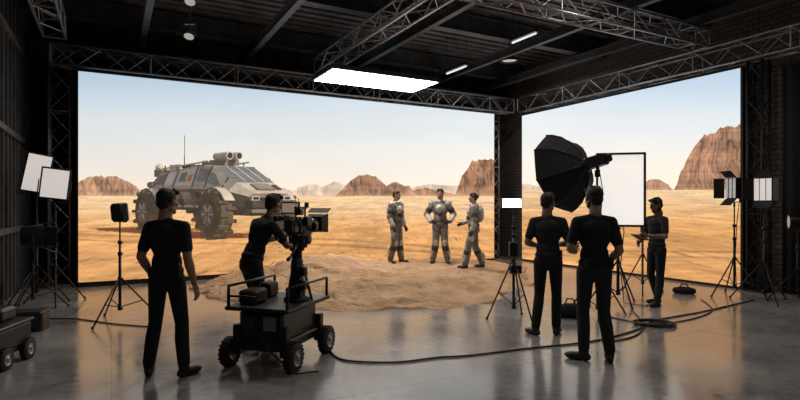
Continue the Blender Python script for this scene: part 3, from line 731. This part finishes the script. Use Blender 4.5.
# ---------------------------------------------------------------- stands and lamps
def stand(m_,x,y,top,spread=.5,hub=.62,rot=0.,mat=0,r=.016,ph=1):
    for k in range(3):
        a=rot+k*2*math.pi/3;f=Vector((x+spread*math.cos(a),y+spread*math.sin(a),.015))
        m_.tube((x+.02*math.cos(a),y+.02*math.sin(a),hub),f,r*.75,r*.75,6,mat)
        m_.tube((x,y,.20),Vector((x,y,hub)).lerp(f,.55),r*.5,r*.5,5,mat);m_.ell(f+V3(0,0,.005),(.022,.022,.02),mat,None,8,6)
    m_.tube((x,y,.16),(x,y,hub+.35),r*1.25,r*1.25,10,mat);m_.tube((x,y,hub),(x,y,(hub+top)/2+.1),r,r,8,mat);m_.tube((x,y,hub),(x,y,top),r*.72,r*.72,8,mat)
    for z in(.18,hub,hub+.35,(hub+top)/2+.1):
        m_.tube((x,y,z-.025),(x,y,z+.025),r*1.9,r*1.9,8,mat);m_.tube((x,y,z),(x+.05,y,z),.007,.007,5,mat)
def Rdir(d):
    s,f,t=frame(d);return Matrix((s,f,t)).transposed()
m_=MB();stand(m_,0,0,1.42,.52,.60,.35)
R=Rdir((.5,.8,.1));m_.box((0,0,1.53),(.20,.14,.26),0,R,.015);m_.box(V3(0,0,1.53)+R@V3(0,-.08,0),(.16,.02,.20),0,R,.005)
for s in(-1,1):m_.box(V3(0,0,1.47)+R@V3(s*.115,0,0),(.012,.05,.16),0,R)
m_.box(V3(0,0,1.53)+R@V3(0,.075,0),(.17,.01,.22),1,R)
place(m_,'light_stand',[black,glow_d],-3.94,7.5)
def ledpanel(X,Y,z,w,h,d,top,rot,roll=0.,gm=glow_p,name='led_light_panel'):
    m_=MB();stand(m_,0,0,top,.50,.62,rot)
    R=Rdir(d)@Matrix.Rotation(roll,3,'Y');c=V3(0,0,z)+R@V3(0,.07,0)
    m_.box(c,(w,.05,h),0,R,.012);m_.box(c+R@V3(0,.027,0),(w-.05,.006,h-.05),1,R)
    for s in(-1,1):m_.box(c+R@V3(s*(w/2+.018),-.02,0),(.012,.03,.1),0,R);m_.tube(c+R@V3(s*(w/2+.018),-.02,0),c+R@V3(s*(w/2+.018),-.03,-h/2-.05),.009,.009,6,0)
    m_.tube(c+R@V3(-(w/2+.018),-.03,-h/2-.05),c+R@V3(w/2+.018,-.03,-h/2-.05),.009,.009,6,0)
    m_.tube((0,0,top-.05),c+R@V3(0,-.03,-h/2-.05),.014,.014,6,0)
    m_.box(c+R@V3(0,-.05,0),(w*.5,.06,h*.4),0,R,.01)
    return place(m_,name,[black,gm],X,Y)
ledpanel(-6.10,8.95,2.18,.38,.66,(.55,-.75,-.12),1.80,.2,-.18)
ledpanel(-5.72,8.85,2.00,.42,.52,(.45,-.85,-.14),1.65,1.1,-.12)
def fresnel(X,Y,z,r,d,gm=glow_d,rot=0.,barn=True,name='fresnel_light'):
    m_=MB();stand(m_,0,0,z-r-.08,.48,.55,rot)
    R=Rdir(d);c=V3(0,0,z);ax=R@V3(0,1,0)
    m_.lathe(c-ax*.16,ax,[(0,.01),(0,r*.7),(.06,r*.85),(.22,r*.95),(.28,r),(.30,r),(.30,r*.9)],20,0);m_.lathe(c+ax*.12,ax,[(0,0),(0,r*.9)],20,1)
    for s in(-1,1):m_.tube(c+R@V3(s*r*1.1,0,0),c+R@V3(s*r*1.1,0,-r*1.1),.012,.012,6,0)
    m_.tube(c+R@V3(-r*1.1,0,-r*1.1),c+R@V3(r*1.1,0,-r*1.1),.012,.012,6,0);m_.tube((0,0,z-r-.1),c+R@V3(0,0,-r*1.1),.014,.014,6,0)
    if barn:
        for s in(-1,1):
            m_.box(c+R@V3(s*(r*1.05+.03),.22,0),(.008,.20,r*1.5),0,R@Matrix.Rotation(-s*.5,3,'Z'));m_.box(c+R@V3(0,.22,s*(r*1.05+.03)),(r*1.5,.20,.008),0,R@Matrix.Rotation(s*.5,3,'X'))
    return place(m_,name,[black,gm],X,Y)
fresnel(-5.75,8.35,1.15,.19,(.7,.5,0),glow_d,.5)
m_=MB();stand(m_,0,0,1.58,.38,.85,.9)
m_.box((-.04,0,1.66),(.30,.07,.15),0,None,.01);m_.box((-.04,-.038,1.66),(.27,.006,.12),1);m_.tube((0,0,1.5),(0,0,1.6),.014,.014,6,0)
m_.box((0,.02,1.0),(.12,.08,.2),0,None,.01);m_.box((.02,-.02,.72),(.16,.1,.12),0,None,.01)
place(m_,'led_light_bar',[black,glow],1.62,7.6,0,(-.15,1))
# octagonal softbox
m_=MB()
hd=V3(0,0,2.30);ax=V3(-.60,.72,-.22).normalized();R=Rdir(ax)
n=16;prof=[(0,.10),(.05,.24),(.13,.38),(.26,.52),(.40,.60),(.50,.63)]
P=[];F=[]
for h,r in prof:
    for i in range(n):
        t=2*math.pi*(i+.5)/n;rr2=r*(1.0 if i%2==0 else .93);P.append(hd+R@V3(rr2*math.cos(t),h,rr2*math.sin(t)))
for k in range(len(prof)-1):
    for i in range(n):F.append((k*n+i,(k+1)*n+i,(k+1)*n+(i+1)%n,k*n+(i+1)%n))
m_.add(P,F,1)
P=[hd+R@V3(.61*(1 if i%2==0 else .93)*math.cos(2*math.pi*(i+.5)/n),.48,.61*(1 if i%2==0 else .93)*math.sin(2*math.pi*(i+.5)/n)) for i in range(n)]
m_.add(P,[tuple(range(n))],2)
for i in range(0,n,2):
    t=2*math.pi*(i+.5)/n;pp=[hd+R@V3(r*1.01*math.cos(t),h,r*1.01*math.sin(t)) for h,r in prof];m_.path(pp,.009,5,0)
m_.lathe(hd-ax*.0,ax,[(-.04,.001),(-.04,.10),(.02,.12),(.06,.12)],16,0)
m_.box(hd-ax*.18,(.15,.30,.17),0,R,.02);m_.box(hd-ax*.36,(.10,.08,.12),0,R,.02)
hp=hd-ax*.18
stx,sty=hp.x,hp.y;stand(m_,stx,sty,2.12,.50,.75,.2);m_.tube((stx,sty,2.1),hp,.02,.02,8,0);m_.box((stx,sty,2.16),(.06,.06,.10),0)
m_.path([hp+V3(.02,0,-.08),(stx+.08,sty,1.9),(stx+.03,sty,1.3),(stx+.06,sty,.7),(stx+.03,sty,.1),(stx+.4,sty-.2,.012)],.007,5,0)
place(m_,'octagonal_softbox',[black,blackf,M('softbox_face',(.8,.8,.8),.6,es=1.6,ecol=(1,.94,.86))],2.80,8.0,-.06)
# white scrim panel softbox
m_=MB();R=Rdir((-.22,-1,0.0));c=V3(0,0,1.88)
m_.box(c+R@V3(0,-.06,0),(.72,.10,1.16),0,R,.01);m_.box(c+R@V3(0,-.005,0),(.68,.012,1.12),1,R)
for s in(-1,1):m_.box(c+R@V3(s*.36,0,0),(.03,.04,1.18),0,R)
for s in(-1,1):m_.box(c+R@V3(0,0,s*.58),(.74,.04,.03),0,R)
m_.box(c+R@V3(0,-.22,0),(.36,.24,.5),0,R,.03);m_.box(c+R@V3(-.2,-.14,.3),(.2,.16,.2),0,R,.02)
bx=R@V3(0,-.24,0);stand(m_,bx.x,bx.y,1.6,.46,.70,.6,r=.02);m_.tube((bx.x,bx.y,1.2),(bx.x,bx.y,1.7),.022,.022,8,0)
m_.tube((bx.x,bx.y,2.15),(bx.x-.5,bx.y-.1,2.42),.014,.014,6,0);m_.ell((bx.x,bx.y,2.15),(.05,.05,.05),0,None,10,8)
m_.path([(bx.x,bx.y,1.6),(bx.x+.1,bx.y,1.2),(bx.x+.04,bx.y,.6),(bx.x+.1,bx.y,.02),(bx.x+.4,bx.y-.2,.012)],.008,5,0)
place(m_,'diffusion_softbox_panel',[black,glow_s],3.54,8.55)
m_=MB();stand(m_,0,0,2.0,.40,.7,.1);m_.tube((0,0,1.95),(-.35,-.05,2.2),.012,.012,6,0);m_.box((0,0,1.97),(.07,.07,.07),0,None,.01);m_.box((.02,.02,1.2),(.09,.06,.16),0,None,.01)
place(m_,'grip_stand',[black],4.55,10.0)
def barnlight(X,Y,z,w,h,d,gm,rot):
    m_=MB();stand(m_,0,0,z-h/2-.1,.50,.68,rot);R=Rdir(d);c=V3(0,0,z)
    m_.box(c,(w,.14,h),0,R,.015);m_.box(c+R@V3(0,.072,0),(w-.03,.01,h-.03),1,R)
    for k in range(1,3):m_.box(c+R@V3(-w/2+w*k/3,.082,0),(.008,.01,h-.03),0,R)
    for s in(-1,1):
        m_.box(c+R@V3(s*(w/2+.07),.14,0),(.01,.17,h*.95),0,R@Matrix.Rotation(-s*.75,3,'Z'));m_.box(c+R@V3(0,.13,s*(h/2+.06)),(w*.95,.16,.01),0,R@Matrix.Rotation(s*.75,3,'X'))
        m_.box(c+R@V3(s*(w/2+.015),0,-h*.3),(.012,.04,h*.7),0,R)
    m_.box(c+R@V3(0,0,-h/2-.06),(w+.05,.04,.015),0,R);m_.tube((0,0,z-h/2-.15),c+R@V3(0,0,-h/2-.05),.016,.016,8,0);m_.box(c+R@V3(0,-.1,0),(w*.6,.1,h*.5),0,R,.02)
    m_.path([c+R@V3(0,-.12,-.1),(.08,.05,z-.6),(.03,.02,.7),(.08,.06,.1),(.3,.2,.012)],.007,5,0)
    place(m_,'barndoor_light',[black,gm],X,Y)
barnlight(6.18,9.05,1.90,.28,.40,(-.75,-.65,0),glow_p,.3)
barnlight(6.02,9.6,1.94,.26,.38,(-.85,-.15,0),glow_d,1.3)
fresnel(6.75,9.05,1.35,.13,(-.8,.3,0),glow_d,.9,False)

# ---------------------------------------------------------------- camera dolly
def wheel(m_,c,r,w,ax,mt=0,mh=1):
    c=Vector(c);ax=Vector(ax).normalized()
    m_.lathe(c-ax*w/2,ax,[(0,r*.55),(-.0,r*.8),(w*.12,r*.95),(w*.3,r),(w*.7,r),(w*.88,r*.95),(w,r*.8),(w,r*.55)],28,mt)
    for s in(-1,1):m_.lathe(c,ax*s,[(w*.5,r*.56),(w*.42,r*.5),(w*.36,r*.25),(w*.55,r*.2),(w*.55,.001)],20,mh)
    for k in range(20):
        a=2*math.pi*k/20;s_,f_,t_=frame(ax);q=c+(s_*math.cos(a)+t_*math.sin(a))*r;RR=Matrix((s_*math.cos(a)+t_*math.sin(a),f_,-s_*math.sin(a)+t_*math.cos(a))).transposed()
        m_.box(q,(.012,w*.8,.018),mt,RR)
m_=MB();wr=.145
for sx_ in(-1,1):
    for sy_ in(-1,1):
        wheel(m_,(sx_*.36,sy_*.37,wr),wr,.10,(1,0,0),2,3)
        m_.box((sx_*.27,sy_*.37,.17),(.10,.08,.08),0,None,.01);m_.tube((sx_*.26,sy_*.37,.15),(sx_*.38,sy_*.37,.145),.02,.02,8,3)
        m_.box((sx_*.27,sy_*.37,.30),(.07,.09,.26),0,None,.01)
m_.box((0,0,.24),(.58,.86,.10),0,None,.02);m_.box((0,-.02,.42),(.50,.74,.30),1,None,.025);m_.box((0,0,.60),(.72,.95,.04),0,None,.012)
m_.box((0,-.40,.43),(.42,.02,.24),0,None,.008);m_.box((-.12,-.415,.46),(.14,.01,.14),1,None,.004);m_.box((.12,-.415,.46),(.14,.01,.14),3,None,.004)
for k in range(5):m_.box((0,-.415,.33+k*.012),(.3,.01,.005),1)
for s in(-1,1):
    m_.tube((s*.33,-.44,.6),(s*.33,-.44,.82),.016,.016,8,0);m_.tube((s*.33,.44,.6),(s*.33,.44,.82),.016,.016,8,0);m_.tube((s*.33,-.44,.82),(s*.33,.44,.82),.014,.014,8,0)
m_.tube((-.33,-.44,.72),(.0,-.44,.72),.012,.012,8,0)
m_.box((-.2,-.2,.69),(.2,.26,.14),1,None,.02);m_.box((-.26,.2,.70),(.14,.2,.16),0,None,.02)
m_.path([(-.2,-.3,.66),(-.1,-.52,.5),(.1,-.53,.35),(.2,-.5,.2),(.45,-.5,.03),(.6,-.3,.012)],.009,6,0)
px,py=.17,.05
m_.lathe((px,py,.62),(0,0,1),[(0,.14),(.03,.14),(.05,.09),(.22,.085),(.23,.07),(.42,.065),(.43,.055),(.52,.055),(.53,.08),(.555,.08)],20,0)
for k in range(3):
    a=k*2.1+.3;m_.tube((px+.16*math.cos(a),py+.16*math.sin(a),.62),(px+.06*math.cos(a),py+.06*math.sin(a),1.0),.014,.014,6,0)
for k in range(2):m_.box((px+.10,py-.08,.8+k*.14),(.10,.08,.10),0,None,.012)
place(m_,'camera_dolly',[black,dgrey,rubber,chrome],-1.27,5.66,0,(.30,.95))
# cinema camera
m_=MB()
m_.lathe((0,0,1.18),(0,0,1),[(0,.001),(0,.075),(.04,.08),(.07,.05)],16,0);m_.box((0,0,1.27),(.16,.18,.07),0,None,.015)
for s in(-1,1):m_.lathe((s*.08,0,1.27),(s,0,0),[(0,.055),(.03,.055),(.035,.03),(.035,.001)],14,0)
m_.tube((.03,-.08,1.27),(.10,-.42,1.12),.012,.012,8,0);m_.tube((.10,-.42,1.12),(.11,-.50,1.10),.018,.018,8,0)
m_.box((0,0,1.32),(.11,.36,.02),1,None,.005)
m_.box((0,-.02,1.42),(.15,.26,.17),0,None,.02);m_.box((0,-.20,1.42),(.12,.10,.15),1,None,.012);m_.box((0,-.265,1.42),(.10,.04,.13),0,None,.01)
m_.lathe((0,.10,1.42),(0,1,0),[(0,.05),(.02,.06),(.06,.06),(.07,.055),(.16,.055),(.17,.06),(.22,.062),(.26,.065)],20,0)
for k in range(3):m_.lathe((0,.13+k*.05,1.42),(0,1,0),[(0,.064),(.02,.064)],24,1)
P=[(-.09,.36,1.34),(.09,.36,1.34),(.09,.36,1.50),(-.09,.36,1.50),(-.12,.48,1.32),(.12,.48,1.32),(.12,.48,1.53),(-.12,.48,1.53)]
m_.add(P,[(0,1,5,4),(1,2,6,5),(2,3,7,6),(3,0,4,7),(0,3,2,1)],0);m_.box((0,.50,1.57),(.25,.12,.006),0,Matrix.Rotation(.4,3,'X'))
for s in(-1,1):m_.tube((s*.035,-.25,1.335),(s*.035,.40,1.335),.008,.008,8,1)
m_.tube((0,-.12,1.60),(0,.14,1.60),.014,.014,8,0)
for y in(-.1,.12):m_.tube((0,y,1.5),(0,y,1.6),.011,.011,8,0)
m_.box((.0,.16,1.63),(.04,.04,.06),0,None,.006)
m_.box((-.12,.02,1.60),(.20,.035,.13),0,Matrix.Rotation(.25,3,'Z'),.008);m_.box((-.118,.001,1.60),(.17,.004,.10),3,Matrix.Rotation(.25,3,'Z'));m_.tube((-.05,.02,1.6),(0,.0,1.6),.009,.009,6,0)
m_.box((.11,-.05,1.46),(.05,.12,.10),0,None,.01);m_.tube((-.09,-.10,1.50),(-.16,-.22,1.49),.024,.03,12,0);m_.tube((-.16,-.22,1.49),(-.165,-.24,1.49),.032,.032,12,0)
m_.box((.05,-.13,1.56),(.08,.08,.07),1,None,.01);m_.tube((.06,-.16,1.6),(.06,-.16,1.70),.004,.004,5,0);m_.tube((.03,-.16,1.6),(.03,-.16,1.68),.004,.004,5,0)
m_.box((.115,.12,1.40),(.06,.07,.09),1,None,.01);m_.lathe((.075,.2,1.40),(0,1,0),[(0,.03),(.02,.03)],14,1)
m_.path([(.05,-.2,1.5),(.13,-.25,1.45),(.14,-.18,1.30),(.08,-.1,1.25)],.006,5,0);m_.path([(-.05,-.25,1.4),(-.1,-.32,1.3),(-.05,-.2,1.2),(0,-.05,1.19)],.006,5,0)
place(m_,'cinema_camera',[blackp,dgrey,steel,M('monitor_picture',(.2,.15,.1),.3,es=.35,ecol=(.6,.45,.3))],-1.06,5.66,0,(.26,.97))

# ---------------------------------------------------------------- left equipment cart, cases, bags, cables
m_=MB();m_.box((0,0,.28),(.46,.62,.22),0,None,.02);m_.box((0,0,.41),(.50,.66,.03),1,None,.01);m_.box((0,0,.14),(.42,.58,.05),0,None,.01)
for a in(-1,1):
    for b2 in(-1,1):wheel(m_,(a*.24,b2*.21,.11),.11,.07,(1,0,0),2,3)
m_.box((-.03,.10,.50),(.30,.30,.14),1,None,.03);m_.tube((-.2,-.31,.41),(-.2,-.31,.66),.015,.015,8,0);m_.tube((.2,-.31,.41),(.2,-.31,.66),.015,.015,8,0);m_.tube((-.2,-.31,.66),(.2,-.31,.66),.015,.015,8,0)
place(m_,'equipment_cart',[black,dgrey,rubber,chrome],-4.16,5.42,0,(-.15,1))
def case(X,Y,d,f,name='equipment_case'):
    m_=MB();m_.box((0,0,d[2]/2),d,0,None,.02);m_.box((0,0,d[2]*.68),(d[0]+.01,d[1]+.01,.02),1,None,.004)
    for s in(-1,1):m_.box((s*d[0]*.3,-d[1]/2-.008,d[2]*.66),(.05,.02,.06),1,None,.004)
    m_.path([(-.08,-d[1]/2,d[2]*.4),(-.07,-d[1]/2-.04,d[2]*.4),(.07,-d[1]/2-.04,d[2]*.4),(.08,-d[1]/2,d[2]*.4)],.01,6,0)
    place(m_,name,[blackp,dgrey],X,Y,0,f)
case(-4.85,6.95,(.42,.3,.26),(-.3,1))
def bag(X,Y,L_,W_,H_,f,name='equipment_bag'):
    g=Fig();g.e((0,0,H_*.45),(L_/2,W_/2,H_*.5),None,0);g.c((-L_*.35,0,H_*.4),(L_*.35,0,H_*.4),H_*.42,H_*.42,0);g.e((L_*.2,W_*.3,H_*.35),(L_*.2,W_*.3,H_*.3),None,0)
    out=MB();g.bake(out,.012,3,True);out.path([(-L_*.2,-W_*.2,H_*.8),(-L_*.1,-W_*.1,H_*1.25),(L_*.1,-W_*.1,H_*1.25),(L_*.2,-W_*.2,H_*.8)],.012,6,0);out.path([(-L_*.3,W_*.35,.1),(-L_*.1,W_*.5,.04),(L_*.2,W_*.5,.05)],.01,5,0)
    place(out,name,[blackf],X,Y,0,f)
bag(2.47,7.75,.42,.24,.22,(.2,1));bag(5.25,9.85,.40,.22,.14,(.5,1),'sandbag')
def crv(pts,n=14):
    out=[];P=[Vector(p) for p in pts];P=[P[0]]+P+[P[-1]]
    for i in range(1,len(P)-2):
        for k in range(n):
            t=k/n;a,b2,c,d=P[i-1:i+3];out.append(.5*((2*b2)+(c-a)*t+(2*a-5*b2+4*c-d)*t*t+(3*b2-a-3*c+d)*t**3))
    return out+[P[-2]]
def cable(pts,r=.011,name='floor_cable'):
    m_=MB();m_.path([G(p[0],p[1],r+.001) for p in crv([Vector((a,b2,0)) for a,b2 in pts])],r,7,0);m_.obj(name,[blackp])
cable([(-.80,5.95),(-.62,5.60),(-.35,5.50),(0,5.50),(.40,5.66),(.75,5.74),(1.44,6.02),(2.3,6.35),(3.1,6.95),(3.6,7.5),(4.58,8.1),(5.3,8.6),(6.03,9.1)],.011)
cable([(2.45,6.30),(2.9,6.6),(3.3,7.2),(3.5,7.9),(3.6,8.3)],.010)
cable([(3.05,7.7),(3.4,7.3),(4.0,7.5),(4.8,8.2),(5.2,9.2)],.009)
m_=MB();P=[]
for k in range(150):
    a=k*.25;rr2=.20+.03*math.sin(k*.37);P.append((rr2*1.2*math.cos(a)+.02*math.sin(a*.3),rr2*math.sin(a),.012+k/150*.035))
m_.path(P,.009,6,0);place(m_,'cable_coil',[blackp],3.45,7.25)
cable([(-5.7,8.4),(-5.2,7.7),(-4.6,7.6),(-3.94,7.3),(-3.3,7.1)],.009)
# ---------------------------------------------------------------- world, camera
w=bpy.data.worlds.new('studio_dark');scene.world=w;w.use_nodes=True;w.node_tree.nodes['Background'].inputs[0].default_value=(.5,.6,.8,1);w.node_tree.nodes['Background'].inputs[1].default_value=.02
cd=bpy.data.cameras.new('shot_camera');co=bpy.data.objects.new('shot_camera',cd);scene.collection.objects.link(co)
cd.sensor_width=36;cd.lens=23.99;cd.shift_y=6/800;cd.clip_start=.05;cd.clip_end=100
co.location=(0,0,EYE);co.rotation_euler=(math.radians(90),0,-YAW);scene.camera=co
